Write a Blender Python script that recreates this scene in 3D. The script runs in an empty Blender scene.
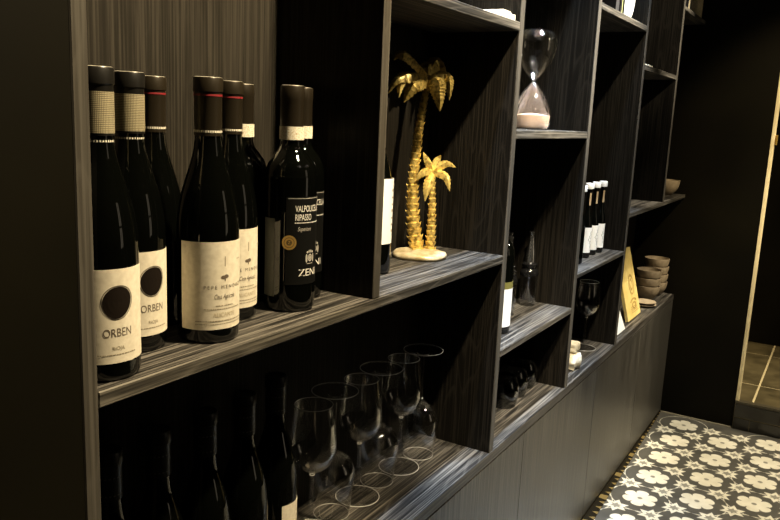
import bpy, bmesh, math, random
from mathutils import Vector, Matrix
random.seed(7)
PI = math.pi
SC = bpy.context.scene
COL = SC.collection

# ------------------------------------------------------------------ helpers
def link(o, parent=None):
    COL.objects.link(o)
    if parent: o.parent = parent
    return o

def mesh_obj(name, bm, mats, parent=None, smooth=False, loc=None, sharp=None):
    bmesh.ops.recalc_face_normals(bm, faces=bm.faces)
    me = bpy.data.meshes.new(name)
    bm.to_mesh(me); bm.free()
    for m in (mats if isinstance(mats, (list, tuple)) else [mats]): me.materials.append(m)
    if smooth:
        for p in me.polygons: p.use_smooth = True
        if sharp is not None: me.set_sharp_from_angle(angle=math.radians(sharp))
    o = bpy.data.objects.new(name, me)
    if loc: o.location = loc
    return link(o, parent)

def thing(name, label, cat, loc=(0, 0, 0), rz=0, group=None):
    o = bpy.data.objects.new(name, None)
    o.empty_display_size = .03
    o.location = loc; o.rotation_euler = (0, 0, rz)
    o['label'] = label; o['category'] = cat
    if group: o['group'] = group
    return link(o)

def tag(o, label, cat, group=None):
    o['label'] = label; o['category'] = cat
    if group: o['group'] = group
    return o

def struct(o):
    o['kind'] = 'structure'
    return o

def dup(root, loc, rz, label, group=None):
    r = root.copy(); COL.objects.link(r)
    r.location = loc; r.rotation_euler = (0, 0, rz); r['label'] = label
    if group: r['group'] = group
    for ch in list(root.children):
        c = ch.copy(); COL.objects.link(c); c.parent = r
        for g in list(ch.children):
            d = g.copy(); COL.objects.link(d); d.parent = c
    return r

def box(bm, x0, x1, y0, y1, z0, z1, mat=0, front=None, bev=0):
    vs = [bm.verts.new(p) for p in ((x0,y0,z0),(x1,y0,z0),(x1,y1,z0),(x0,y1,z0),(x0,y0,z1),(x1,y0,z1),(x1,y1,z1),(x0,y1,z1))]
    fs = []
    for idx in ((0,3,2,1),(4,5,6,7),(0,1,5,4),(2,3,7,6),(1,2,6,5),(3,0,4,7)):
        f = bm.faces.new([vs[i] for i in idx]); f.material_index = mat; fs.append(f)
    if front is not None: fs[2].material_index = front       # the -y face
    if bev:
        ed = set()
        for f in fs: ed |= set(f.edges)
        bmesh.ops.bevel(bm, geom=list(ed), offset=bev, segments=2, affect='EDGES', profile=.6)
    return vs

def lathe(prof, seg=48, bm=None, mat=0, off=(0, 0, 0)):
    """prof: list of (r, z); r = 0 gives a pole"""
    bm = bm or bmesh.new()
    rings = []
    for r, z in prof:
        if r < 1e-6: rings.append([bm.verts.new((off[0], off[1], off[2] + z))])
        else: rings.append([bm.verts.new((off[0] + r*math.cos(2*PI*i/seg), off[1] + r*math.sin(2*PI*i/seg), off[2] + z)) for i in range(seg)])
    for a, b in zip(rings, rings[1:]):
        for i in range(seg):
            j = (i + 1) % seg
            if len(a) == 1 and len(b) == 1: continue
            if len(a) == 1: f = bm.faces.new((a[0], b[j], b[i]))
            elif len(b) == 1: f = bm.faces.new((a[i], a[j], b[0]))
            else: f = bm.faces.new((a[i], a[j], b[j], b[i]))
            f.material_index = mat
    return bm

def spline(pts, n):
    """Catmull-Rom through pts, n samples per span"""
    P = [Vector(p) for p in pts]
    P = [P[0]*2 - P[1]] + P + [P[-1]*2 - P[-2]]
    out = []
    for i in range(1, len(P) - 2):
        for k in range(n):
            t = k/n
            a, b, c, d = P[i-1], P[i], P[i+1], P[i+2]
            out.append(.5*((2*b) + (c - a)*t + (2*a - 5*b + 4*c - d)*t*t + (3*b - a - 3*c + d)*t**3))
    out.append(P[-2].copy())
    return out

def tube(bm, path, radii, seg=10, mat=0, cap=True):
    rings = []
    ref = Vector((0, 1, 0))
    for i, p in enumerate(path):
        t = (path[min(i+1, len(path)-1)] - path[max(i-1, 0)]).normalized()
        u = ref - t*ref.dot(t)
        if u.length < 1e-4: u = Vector((1, 0, 0)) - t*t.x
        u.normalize(); v = t.cross(u)
        r = radii[i] if isinstance(radii, (list, tuple)) else radii
        rings.append([bm.verts.new(p + u*(r*math.cos(2*PI*k/seg)) + v*(r*math.sin(2*PI*k/seg))) for k in range(seg)])
        ref = u
    for a, b in zip(rings, rings[1:]):
        for k in range(seg):
            j = (k+1) % seg
            bm.faces.new((a[k], a[j], b[j], b[k])).material_index = mat
    if cap:
        bm.faces.new(rings[0][::-1]).material_index = mat
        bm.faces.new(rings[-1]).material_index = mat

# ------------------------------------------------------------------ materials
def newmat(name, col=(.5,.5,.5), rough=.5, metal=0, **kw):
    m = bpy.data.materials.new(name); m.use_nodes = True
    b = m.node_tree.nodes['Principled BSDF']
    b.inputs['Base Color'].default_value = (*col, 1)
    b.inputs['Roughness'].default_value = rough
    b.inputs['Metallic'].default_value = metal
    for k, v in kw.items():
        b.inputs[k.replace('_', ' ')].default_value = v
    return m

def N(m, t, **props):
    n = m.node_tree.nodes.new(t)
    for k, v in props.items(): setattr(n, k, v)
    return n

def L(m, a, b): m.node_tree.links.new(a, b)

def ramp(m, stops):
    r = N(m, 'ShaderNodeValToRGB')
    el = r.color_ramp.elements
    while len(el) < len(stops): el.new(.5)
    for e, (p, c) in zip(el, stops):
        e.position = p; e.color = (*c, 1)
    return r

def wood(name, axis, dark, mid, light, rough=.42, fine=1.0, spec=.35, figure=.4):
    """open-pored dark laminate, grain running along axis"""
    m = newmat(name, mid, rough)
    b = m.node_tree.nodes['Principled BSDF']
    b.inputs['Specular IOR Level'].default_value = spec
    tc = N(m, 'ShaderNodeTexCoord')
    def coords(long, cross):
        mp = N(m, 'ShaderNodeMapping')
        s = [cross]*3; s['xyz'.index(axis)] = long
        mp.inputs['Scale'].default_value = s
        L(m, tc.outputs['Object'], mp.inputs['Vector'])
        return mp
    n1 = N(m, 'ShaderNodeTexNoise'); n1.inputs['Scale'].default_value = 1; n1.inputs['Detail'].default_value = 5; n1.inputs['Roughness'].default_value = .6
    L(m, coords(3, 200*fine).outputs[0], n1.inputs['Vector'])
    # cathedral figure: warped bands
    n2 = N(m, 'ShaderNodeTexNoise'); n2.inputs['Scale'].default_value = 1; n2.inputs['Detail'].default_value = 1.5
    L(m, coords(1.6, 11).outputs[0], n2.inputs['Vector'])
    mu = N(m, 'ShaderNodeMath', operation='MULTIPLY'); mu.inputs[1].default_value = 16
    L(m, n2.outputs['Fac'], mu.inputs[0])
    fr = N(m, 'ShaderNodeMath', operation='FRACT'); L(m, mu.outputs[0], fr.inputs[0])
    r2 = ramp(m, [(0, (0,0,0)), (.72, (.1,.1,.1)), (.9, (1,1,1)), (1, (0,0,0))]); L(m, fr.outputs[0], r2.inputs[0])
    r1 = ramp(m, [(.42, dark), (.51, mid), (.60, light)]); L(m, n1.outputs['Fac'], r1.inputs[0])
    mx = N(m, 'ShaderNodeMix', data_type='RGBA')
    mf = N(m, 'ShaderNodeMath', operation='MULTIPLY'); mf.inputs[1].default_value = figure
    L(m, r2.outputs[0], mf.inputs[0]); L(m, mf.outputs[0], mx.inputs['Factor'])
    L(m, r1.outputs[0], mx.inputs['A']); mx.inputs['B'].default_value = (*light, 1)
    L(m, mx.outputs['Result'], b.inputs['Base Color'])
    bp = N(m, 'ShaderNodeBump'); bp.inputs['Strength'].default_value = .35; bp.inputs['Distance'].default_value = .0006
    L(m, n1.outputs['Fac'], bp.inputs['Height']); L(m, bp.outputs[0], b.inputs['Normal'])
    rr = N(m, 'ShaderNodeMapRange'); rr.inputs['To Min'].default_value = rough - .1; rr.inputs['To Max'].default_value = rough + .15
    L(m, n1.outputs['Fac'], rr.inputs['Value']); L(m, rr.outputs[0], b.inputs['Roughness'])
    return m

def noisy(m, scale, c0, c1, bump=0, dist=.001, lo=.35, hi=.65, detail=4):
    b = m.node_tree.nodes['Principled BSDF']
    tc = N(m, 'ShaderNodeTexCoord'); n = N(m, 'ShaderNodeTexNoise')
    n.inputs['Scale'].default_value = scale; n.inputs['Detail'].default_value = detail
    L(m, tc.outputs['Object'], n.inputs['Vector'])
    r = ramp(m, [(lo, c0), (hi, c1)]); L(m, n.outputs['Fac'], r.inputs[0]); L(m, r.outputs[0], b.inputs['Base Color'])
    if bump:
        bp = N(m, 'ShaderNodeBump'); bp.inputs['Strength'].default_value = bump; bp.inputs['Distance'].default_value = dist
        L(m, n.outputs['Fac'], bp.inputs['Height']); L(m, bp.outputs[0], b.inputs['Normal'])
    return m

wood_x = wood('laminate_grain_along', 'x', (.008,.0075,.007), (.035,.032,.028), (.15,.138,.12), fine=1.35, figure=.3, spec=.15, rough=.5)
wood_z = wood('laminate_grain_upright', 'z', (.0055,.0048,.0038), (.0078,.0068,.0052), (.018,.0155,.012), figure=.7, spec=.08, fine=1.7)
wood_back = wood('laminate_back_board', 'z', (.014,.0122,.0092), (.022,.0193,.0148), (.036,.0315,.0245), figure=.15, spec=.08, rough=.55, fine=1.5)
edge_x = wood('edge_band_along', 'x', (.02,.018,.0145), (.052,.047,.038), (.14,.127,.104), rough=.5, spec=.2)
edge_z = wood('edge_band_upright', 'z', (.044,.039,.031), (.062,.056,.045), (.085,.077,.063), rough=.5, spec=.2)
door_w = wood('cabinet_front_laminate', 'z', (.022,.02,.017), (.048,.045,.038), (.09,.084,.07), rough=.34, figure=.15)
black_paint = noisy(newmat('black_wall_paint', rough=.55), 3, (.003,.0026,.0012), (.0055,.0046,.002), .1, .0004)
black_paint.node_tree.nodes['Principled BSDF'].inputs['Specular IOR Level'].default_value = .08
ceil_m = newmat('dark_ceiling', (.03,.028,.025), .8)
bottle_glass = newmat('dark_bottle_glass', (.0012,.0014,.001), .03, Specular_IOR_Level=.6)
def thin_glass(name, tint, refl=(1, 1, 1), lo=.06, hi=1.0, power=2.6):
    """thin-walled glass: clear straight through, mirror-like towards the silhouette"""
    m = bpy.data.materials.new(name); m.use_nodes = True
    nt = m.node_tree; nt.nodes.remove(nt.nodes['Principled BSDF'])
    tr = N(m, 'ShaderNodeBsdfTransparent'); tr.inputs[0].default_value = (*tint, 1)
    gl = N(m, 'ShaderNodeBsdfGlossy'); gl.inputs['Color'].default_value = (*refl, 1); gl.inputs['Roughness'].default_value = .015
    lw = N(m, 'ShaderNodeLayerWeight'); lw.inputs['Blend'].default_value = .5
    pw = N(m, 'ShaderNodeMath', operation='POWER'); pw.inputs[1].default_value = power; L(m, lw.outputs['Facing'], pw.inputs[0])
    mr = N(m, 'ShaderNodeMapRange'); mr.inputs['To Min'].default_value = lo; mr.inputs['To Max'].default_value = hi; L(m, pw.outputs[0], mr.inputs['Value'])
    mx = N(m, 'ShaderNodeMixShader'); L(m, mr.outputs[0], mx.inputs[0]); L(m, tr.outputs[0], mx.inputs[1]); L(m, gl.outputs[0], mx.inputs[2])
    L(m, mx.outputs[0], nt.nodes['Material Output'].inputs[0])
    return m
clear = thin_glass('clear_glass', (.985, .985, .98))
rim_m = bpy.data.materials.new('glass_edge_glint'); rim_m.use_nodes = True  # pale half-opaque colour paints the bright glints on rims and feet
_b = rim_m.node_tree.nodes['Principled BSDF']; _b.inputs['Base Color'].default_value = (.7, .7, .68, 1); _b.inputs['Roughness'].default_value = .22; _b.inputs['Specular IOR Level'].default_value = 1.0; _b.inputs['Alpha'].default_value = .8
smoke = thin_glass('smoky_glass', (.55, .56, .55), lo=.07)
liquid_dark = newmat('dark_spirit', (.006,.006,.006), .05)
foil_black = newmat('black_foil', (.012,.011,.009), .32, .3)
foil_brown = newmat('bronze_brown_foil', (.026,.02,.0115), .34, .45)
foil_dark = newmat('dark_bronze_foil', (.024,.0185,.011), .34, .45)
foil_top = newmat('foil_top', (.75,.7,.58), .35, .5)
red = newmat('red_band', (.2,.012,.016), .5)
dots = newmat('printed_dots', (.7,.66,.55), .6)
paper = noisy(newmat('cream_label_paper', rough=.7), 160, (.66,.6,.47), (.76,.7,.56), .15, .0003)
paper_dim = newmat('grey_back_label', (.09,.09,.078), .6)
paper_white = newmat('white_label_paper', (.82,.84,.84), .6)
ink = newmat('label_ink', (.03,.022,.015), .7)
ink_grey = newmat('label_grey_ink', (.3,.25,.17), .7)
ink_soft = newmat('label_soft_ink', (.12,.09,.06), .7)
white_print = newmat('white_print', (.75,.73,.66), .6)
gold_print = newmat('gold_seal', (.62,.4,.12), .35, .7)
black_label = newmat('black_label_paper', (.004,.004,.0035), .6, Specular_IOR_Level=.1)
strip_m = noisy(newmat('tax_strip_paper', rough=.7), 700, (.75,.72,.6), (.45,.32,.16), 0, lo=.5, hi=.62)
olive = newmat('olive_band', (.13,.12,.03), .5)
gold = noisy(newmat('antique_gold', rough=.33, metal=.55), 130, (.30,.19,.035), (.95,.72,.22), .5, .0012, .33, .55)
gold_base = noisy(newmat('cream_gold_base', rough=.45, metal=.3), 60, (.55,.42,.2), (.85,.74,.5), .3, .001)
sand = noisy(newmat('pink_sand', rough=.9), 900, (.78,.58,.48), (.92,.74,.63), .3, .0005)
chrome = newmat('polished_steel', (.8,.8,.79), .24, 1)
white_cap = newmat('white_cap', (.85,.87,.88), .4)
ceramic = noisy(newmat('taupe_stoneware', rough=.55), 40, (.28,.22,.145), (.40,.32,.215), .2, .0008)
ceramic_in = newmat('dark_bowl_glaze', (.05,.045,.035), .4)
white_cer = newmat('white_ceramic', (.8,.86,.88), .35)
bambo = noisy(newmat('yellow_bamboo', rough=.45), 25, (.66,.50,.16), (.8,.63,.24), .1, .0005)
engrave = newmat('engraved_brown', (.42,.28,.08), .6)
cloth = noisy(newmat('cream_linen', rough=.9), 120, (.62,.55,.4), (.8,.74,.58), .5, .001)
book_black = newmat('black_book_cover', (.012,.012,.016), .45)
book_green = newmat('green_spine_stripe', (.2,.22,.08), .5)
pages = noisy(newmat('cream_pages', rough=.9), 300, (.55,.46,.28), (.75,.66,.44), .4, .001)
brass = newmat('brass', (.7,.45,.1), .35, .8)
casing_m = noisy(newmat('cream_door_edge', rough=.5), 30, (.74,.63,.36), (.85,.74,.46), .1, .0005)
# floor
tile_dark = noisy(newmat('tile_charcoal', rough=.38), 14, (.062,.061,.054), (.088,.086,.075), 0)
tile_white = noisy(newmat('tile_ivory', rough=.4), 14, (.62,.6,.5), (.74,.72,.62), 0)
tile_grey = newmat('tile_star_centre', (.24,.235,.2), .4)
stone = noisy(newmat('brown_slate_tile', rough=.4), 9, (.05,.04,.018), (.11,.088,.042), .2, .001)
grout = newmat('light_grout', (.5,.42,.24), .8)
stone_black = noisy(newmat('black_riser_tile', rough=.3), 9, (.004,.0035,.0025), (.014,.012,.008), .1, .001)
grout_dim = newmat('riser_grout', (.2,.17,.1), .8)
strip_shade = newmat('painted_shade_strip', (.012,.01,.006), .15)

# ------------------------------------------------------------------ room shell
ZC = 2.62
XW, XL, YF, YB = 3.475, -1.5, -2.7, .215
bm = bmesh.new()
box(bm, XL - .1, XW, YB, YB + .1, 0, ZC)
struct(mesh_obj('wall_back', bm, black_paint))
bm = bmesh.new(); box(bm, XL, .4415, .0, YB - .0005, 0, ZC)
struct(mesh_obj('wall_pier', bm, black_paint))
bm = bmesh.new(); box(bm, XL - .1, XL, YF, YB, 0, ZC)
struct(mesh_obj('wall_left', bm, black_paint))
bm = bmesh.new(); box(bm, XL - .1, XW + .1, YF - .1, YF, 0, ZC)
struct(mesh_obj('wall_front', bm, noisy(newmat('far_wall_paint', rough=.8), 4, (.06,.052,.04), (.08,.07,.052))))
bm = bmesh.new()
box(bm, XW, XW + .1, -.303, YB + .1, 0, ZC)
box(bm, XW, XW + .1, -1.2, -.303, 2.08, ZC)
box(bm, XW, XW + .1, YF, -1.2, 0, ZC)
struct(mesh_obj('wall_right', bm, black_paint))
bm = bmesh.new(); box(bm, XL - .1, XW + 1.3, YF - .1, YB + .1, ZC, ZC + .08)
struct(mesh_obj('ceiling', bm, ceil_m))
# little dark passage past the doorway
bm = bmesh.new()
box(bm, 4.55, 4.65, -1.6, .1, .127, ZC)
box(bm, XW + .1, 4.55, -1.7, -1.6, 0, ZC)
box(bm, XW + .1, 4.55, .0, .1, .127, ZC)
struct(mesh_obj('wall_passage', bm, black_paint))

# patterned floor: one mesh, inlays a hair above the charcoal ground
A = .19833
FX, FY = 3.3704, -.1214
bm = bmesh.new()
box(bm, XL - .1, XW, YF, YB, -.08, 0, 0)
def poly(pts, z, mat):
    bm.faces.new([bm.verts.new((x, y, z)) for x, y in pts]).material_index = mat
def inside(x, y, r): return XL + r < x < XW - r*.3 and YF + r < y < -r*.25
for i in range(-1, 16):
    for j in range(-9, 22):
        x = FX - A*(j - i*.5); y = FY - A*.8660254*i
        if x < .2 or x > XW - .01 or y < YF + .1: continue
        # thin ring joining the stars
        R0, R1 = .5*A - .0014, .5*A + .0014
        for k in range(36):
            a0, a1 = 2*PI*k/36, 2*PI*(k+1)/36
            q = [(x + r*math.cos(a), y + r*math.sin(a)) for r, a in ((R0,a0),(R1,a0),(R1,a1),(R0,a1))]
            if all(XW > p[0] and p[1] < .0 for p in q): poly(q, .0003, 1)
        if i < 0: continue
        # six-petal flower
        out = []
        for k in range(96):
            a = 2*PI*k/96
            d = abs(((a*6/(2*PI)) % 1) - .5)*2          # 1 on a petal axis, 0 in a notch
            r = A*(.185 + .115*math.sqrt(max(0, 1 - (1 - d)**2.4)))
            px, py = x + r*math.cos(a), y + r*math.sin(a)
            out.append((min(px, XW), py))
        poly(out, .0006, 1)
        poly([(x + A*.045*math.cos(2*PI*k/12), y + A*.045*math.sin(2*PI*k/12)) for k in range(12)], .0009, 2)
    for j in range(-9, 22):
        for s in (1, -1):
            x = FX - A*(j - i*.5); y = FY - A*.8660254*i + s*A/math.sqrt(3)
            if s == -1: pass
            if x < .2 or not inside(x, y, .03): continue
            poly([(min(x + r*A*math.cos(PI*k/6), XW), y + r*A*math.sin(PI*k/6)) for k in range(12) for r in ((.225 if k % 2 == 0 else .12),)], .0006 if s == 1 else .00065, 1)
            poly([(x + r*A*math.cos(PI*k/6), y + r*A*math.sin(PI*k/6)) for k in range(12) for r in ((.105 if k % 2 == 0 else .055),)], .0009, 2)
struct(mesh_obj('floor', bm, [tile_dark, tile_white, tile_grey]))

# raised stone floor past the doorway, with its tiled riser
bm = bmesh.new()
box(bm, XW + .002, 4.65, -1.7, .1, -.08, .124, 1)
xs = [XW + .002, 3.757, 4.31, 4.55]; ys = [-1.6, -1.21, -.93, -.65, -.37, -.09, .0]
for a, b in zip(xs, xs[1:]):
    for c, d in zip(ys, ys[1:]): box(bm, a + (.007 if a > 3.6 else 0), b - .007, c + .0045, d - .0045, .12, .127, 0)
struct(mesh_obj('floor_passage', bm, [stone, grout]))
bm = bmesh.new()
box(bm, XW - .006, XW + .001, -1.2, -.304, 0, .118, 1)
for z0, z1, yy in ((.003, .052, [-.304, -.37, -.93, -1.2]), (.057, .115, [-.304, -.72, -1.2])):
    for a, b in zip(yy, yy[1:]): box(bm, XW - .009, XW - .004, b + .002, a - .002, z0, z1, 0)
box(bm, XW - .01, XW + .02, -1.2, -.304, .118, .128, 2)
struct(mesh_obj('trim_riser', bm, [stone_black, grout_dim, newmat('riser_nosing', (.05,.042,.024), .45)]))
bm = bmesh.new(); box(bm, XW - .004, XW + .022, -.3175, -.3035, .128, 2.08, bev=.002)
struct(mesh_obj('trim_doorway', bm, casing_m))
r = thing('door_hinge', 'small brass hinge plate on the pale doorway edge', 'hinge', (XW + .012, -.3180, 1.245))
bm = bmesh.new(); box(bm, -.012, .03, -.004, -.0002, -.018, .018, bev=.001); mesh_obj('plate', bm, brass, r)
bm = bmesh.new(); lathe([(0,-.02),(.004,-.02),(.004,.02),(0,.02)], 12, bm, off=(-.013, -.006, 0)); mesh_obj('pin', bm, brass, r, True, sharp=40)
bm = bmesh.new()
box(bm, XW - .006, XW - .0005, -.30, -.002, 0, .006)
struct(mesh_obj('baseboard_right', bm, newmat('pale_floor_joint', (.3,.27,.2), .6)))

# ------------------------------------------------------------------ shelving
U = dict(U0=(.4429,.4611), U1=(.9604,.9798), U2=(1.4702,1.4912), U3=(1.9815,2.0055), U4=(2.4997,2.5200), U5=(3.0200,3.0420))
ZB, ZM = .5515, .9965
D = .195
SH = thing('wall_shelving', 'tall dark wood open shelving with staggered compartments above the cabinet', 'shelving', (1.95, D, ZB))
O = Vector((1.95, D, ZB))
def board(name, x0, x1, z0, z1, kind):
    bm = bmesh.new()
    box(bm, x0 - O.x, x1 - O.x, 0 - O.y, D - O.y - .0005, z0 - O.z, z1 - O.z, 0, front=1, bev=0)
    ed = [e for f in bm.faces if f.material_index == 1 for e in f.edges]
    r = bmesh.ops.bevel(bm, geom=ed, offset=.0014, segments=1, affect='EDGES')
    for f in r['faces']: f.material_index = 1
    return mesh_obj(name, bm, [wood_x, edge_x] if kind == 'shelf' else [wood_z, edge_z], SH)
TOP = 2.42
for k, (a, b) in U.items():
    z0 = ZB + .0003
    if k == 'U1' : z0 = ZM + .0003
    if k == 'U5': z0 = .9947 + .0003
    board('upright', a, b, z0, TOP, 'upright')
def shelf(a, b, ztop, th): board('shelf', a, b, ztop - th, ztop, 'shelf')
shelf(.4613, 1.4700, ZM, .0172)
shelf(.4613, .9602, 2.02, .0172)
shelf(.9800, 1.4700, 1.4680, .0175); shelf(.9800, 1.4700, 2.0, .0172)
shelf(1.4914, 1.9813, 1.2559, .0178); shelf(1.4914, 1.9813, .7823, .0155); shelf(1.4914, 1.9813, 1.86, .0172)
shelf(2.0057, 2.4995, 1.5818, .0167); shelf(2.0057, 2.4995, .8716, .0120); shelf(2.0057, 2.4995, 2.05, .0172)
shelf(2.5202, 3.0198, 1.4668, .0165); shelf(2.5202, 3.4735, .9947, .0152); shelf(2.5202, 3.0198, 2.05, .0172)
shelf(3.0422, 3.4735, 1.7170, .0150); shelf(3.0422, 3.4735, 2.05, .0172)
board('shelf', .4429, 3.4735, TOP + .0003, TOP + .018, 'shelf')
bm = bmesh.new(); box(bm, .4429 - O.x, 3.4735 - O.x, .0002, .010, .0003, TOP + .018 - O.z)
mesh_obj('back_panel', bm, wood_back, SH)

# base cabinet under it
CB = thing('base_cabinet', 'long low dark wood cabinet with plain doors beneath the open shelving', 'cabinet', (1.95, .1, 0))
CO = Vector((1.95, .1, 0))
def cbox(bm, x0, x1, y0, y1, z0, z1, **k): return box(bm, x0 - CO.x, x1 - CO.x, y0 - CO.y, y1 - CO.y, z0, z1, **k)
bm = bmesh.new(); cbox(bm, .4429, 3.4735, .02, D + .012, .0005, .524); mesh_obj('carcass', bm, book_black, CB)
bm = bmesh.new(); cbox(bm, .4429, 3.4735, -.0005, D + .012, .5275, ZB, mat=0, front=1, bev=0); mesh_obj('worktop', bm, [wood_x, wood('worktop_edge', 'x', (.02,.018,.015), (.045,.041,.035), (.09,.082,.07))], CB)
js = [.4429, 1.08, 1.685, 2.303, 2.90, 3.4735]
for a, b in zip(js, js[1:]):
    bm = bmesh.new(); cbox(bm, a + .0012, b - .0012, .0, .0195, .014, .5235, bev=.0007)
    mesh_obj('door', bm, door_w, CB)
# cut edge tiles along the doors, their shade painted in as dark gloss
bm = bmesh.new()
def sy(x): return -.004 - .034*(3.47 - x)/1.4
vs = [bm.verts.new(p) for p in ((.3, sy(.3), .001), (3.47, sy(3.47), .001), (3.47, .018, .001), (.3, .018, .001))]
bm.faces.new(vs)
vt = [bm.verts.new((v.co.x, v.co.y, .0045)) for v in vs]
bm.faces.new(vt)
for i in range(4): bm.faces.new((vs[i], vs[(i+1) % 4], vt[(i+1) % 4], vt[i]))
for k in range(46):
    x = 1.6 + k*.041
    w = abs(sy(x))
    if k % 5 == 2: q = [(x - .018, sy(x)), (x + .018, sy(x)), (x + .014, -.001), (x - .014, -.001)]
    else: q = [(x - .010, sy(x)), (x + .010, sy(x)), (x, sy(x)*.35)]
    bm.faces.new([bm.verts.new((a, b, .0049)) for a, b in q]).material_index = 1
struct(mesh_obj('trim_shaded_tiles', bm, [strip_shade, newmat('shaded_tile_ochre', (.16,.115,.04), .3)]))

# ------------------------------------------------------------------ labels on bottles
def cyl(bm, r, pts, mat=0):
    """flat (u, z) polygon wrapped on a cylinder; u metres of arc, centred on local -Y"""
    vs = []
    for u, z in pts:
        a = -PI/2 + u/r
        vs.append(bm.verts.new((r*math.cos(a), r*math.sin(a), z)))
    bm.faces.new(vs).material_index = mat

def wrap(r, u0, u1, z0, z1, n=28, bm=None, mat=0):
    bm = bm or bmesh.new()
    th = .00025
    ring = []
    for i in range(n + 1):
        a = -PI/2 + (u0 + (u1 - u0)*i/n)/r
        c, s = math.cos(a), math.sin(a)
        ring.append([bm.verts.new((rr*c, rr*s, z)) for rr, z in ((r, z0), (r + th, z0), (r + th, z1), (r, z1))])
    for a, b in zip(ring, ring[1:]):
        for k in range(4):
            bm.faces.new((a[k], b[k], b[(k+1) % 4], a[(k+1) % 4])).material_index = mat
    bm.faces.new(ring[0]); bm.faces.new(ring[-1][::-1])
    return bm

_tc = {}
def text_mesh(s, size, shear=0):
    cu = bpy.data.curves.new('lettering', 'FONT')
    cu.body = s; cu.size = size; cu.align_x = 'CENTER'; cu.align_y = 'CENTER'; cu.shear = shear
    cu.resolution_u = 3
    o = bpy.data.objects.new('lettering', cu); COL.objects.link(o)
    dg = bpy.context.evaluated_depsgraph_get()
    me = bpy.data.meshes.new_from_object(o.evaluated_get(dg))
    bpy.data.objects.remove(o); bpy.data.curves.remove(cu)
    return me

def add_text(bm, s, size, r, u, z, sx=1.0, shear=0, mat=0, width=None):
    me = text_mesh(s, size, shear)
    xs = [v.co.x for v in me.vertices]
    if width: sx = width/(max(xs) - min(xs))
    vs = []
    for v in me.vertices:
        a = -PI/2 + (u + v.co.x*sx)/r
        vs.append(bm.verts.new((r*math.cos(a), r*math.sin(a), z + v.co.y)))
    for p in me.polygons:
        try: bm.faces.new([vs[i] for i in p.vertices]).material_index = mat
        except ValueError: pass
    bpy.data.meshes.remove(me)

def line(bm, r, u0, u1, z, h, mat=0, n=10):
    for i in range(n):
        a, b = u0 + (u1 - u0)*i/n, u0 + (u1 - u0)*(i+1)/n
        cyl(bm, r, [(a, z), (b, z), (b, z + h), (a, z + h)], mat)

def tiny(bm, r, u0, u1, z, h, mat=0, seed=1):
    """a line of print too small to read: short dashes"""
    rnd = random.Random(seed); u = u0
    while u < u1:
        w = rnd.uniform(.0009, .0032)
        cyl(bm, r, [(u, z), (min(u + w, u1), z), (min(u + w, u1), z + h), (u, z + h)], mat)
        u += w + rnd.uniform(.0004, .0009)

def blob(bm, r, u, z, ru, rz, mat, n=32, wob=0, rings=1, inner=0):
    pts = []
    for k in range(n):
        a = 2*PI*k/n
        w = 1 + wob*math.sin(a*2 + .6) + wob*.6*math.sin(a*3)
        pts.append((u + ru*w*math.cos(a), z + rz*w*math.sin(a)))
    # thin strips so it follows the curve
    m = 14
    zs = sorted(pts, key=lambda p: p[0])
    if inner:
        pin = [(u + (p[0]-u)*inner, z + (p[1]-z)*inner) for p in pts]
        for k in range(n):
            j = (k+1) % n
            cyl(bm, r, [pts[k], pts[j], pin[j], pin[k]], mat)
    else:
        for s0, s1 in ((0,.34),(.34,.67),(.67,1)):
            for k in range(n):
                j = (k+1) % n
                f = lambda p, s: (u + (p[0]-u)*s, z + (p[1]-z)*s)
                if s0 == 0: cyl(bm, r, [f(pts[k], s1), f(pts[j], s1), (u, z)], mat)
                else: cyl(bm, r, [f(pts[k], s1), f(pts[j], s1), f(pts[j], s0), f(pts[k], s0)], mat)

def ring_dots(bm, r, z, h, n=46, duty=.55, mat=0):
    for k in range(n):
        a0 = 2*PI*k/n; a1 = a0 + 2*PI/n*duty
        bm.faces.new([bm.verts.new((r*math.cos(a), r*math.sin(a), zz)) for a, zz in ((a0,z),(a1,z),(a1,z+h),(a0,z+h))]).material_index = mat

# ------------------------------------------------------------------ wine bottles
HB = .313
def sm(prof, n=5):
    """smooth a (r, z) profile"""
    pts = spline([(r, z, 0) for r, z in prof], n)
    return [(max(0, p.x), p.y) for p in pts]

def body_burgundy(R):
    p = [(0,.006),(R*.6,.004),(R*.9,.0006),(R*.97,.0022),(R,.006)]
    q = sm([(R,.006),(R,.07),(R,.128),(R*.975,.15),(R*.86,.176),(R*.66,.202),(R*.49,.224),(.0153,.244),(.0147,.262),(.0147,.309)], 5)
    return p + q[1:] + [(.0, .309)]
def body_bordeaux(R):
    p = [(0,.006),(R*.6,.004),(R*.9,.0006),(R*.97,.0022),(R,.006)]
    q = sm([(R,.006),(R,.09),(R,.178),(R*.98,.192),(R*.88,.206),(R*.66,.218),(R*.47,.228),(.0152,.24),(.0147,.262),(.0147,.309)], 5)
    return p + q[1:] + [(.0, .309)]

def capsule(parent, z0, mat, lip=.0175, topmat=foil_top):
    bm = bmesh.new()
    lathe([(.0152, z0), (.0163, z0), (.0163, HB - .0195), (.0165, HB - .0185), (.0165, HB - .0175), (lip, HB - .0165), (lip, HB - .002), (lip - .001, HB - .0004)], 40, bm, 0)
    lathe([(lip - .001, HB - .0004), (lip - .0022, HB), (.012, HB - .0012), (0, HB - .0012)], 40, bm, 1)
    return mesh_obj('capsule', bm, [mat, topmat], parent, True, sharp=35)

def bottle(label, group, body, R, loc, az, name='wine_bottle'):
    r = thing(name, label, 'bottle', loc, math.radians(az + 90), group)
    mesh_obj('glass_body', lathe(body(R), 56), bottle_glass, r, True, sharp=50)
    return r

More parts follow.
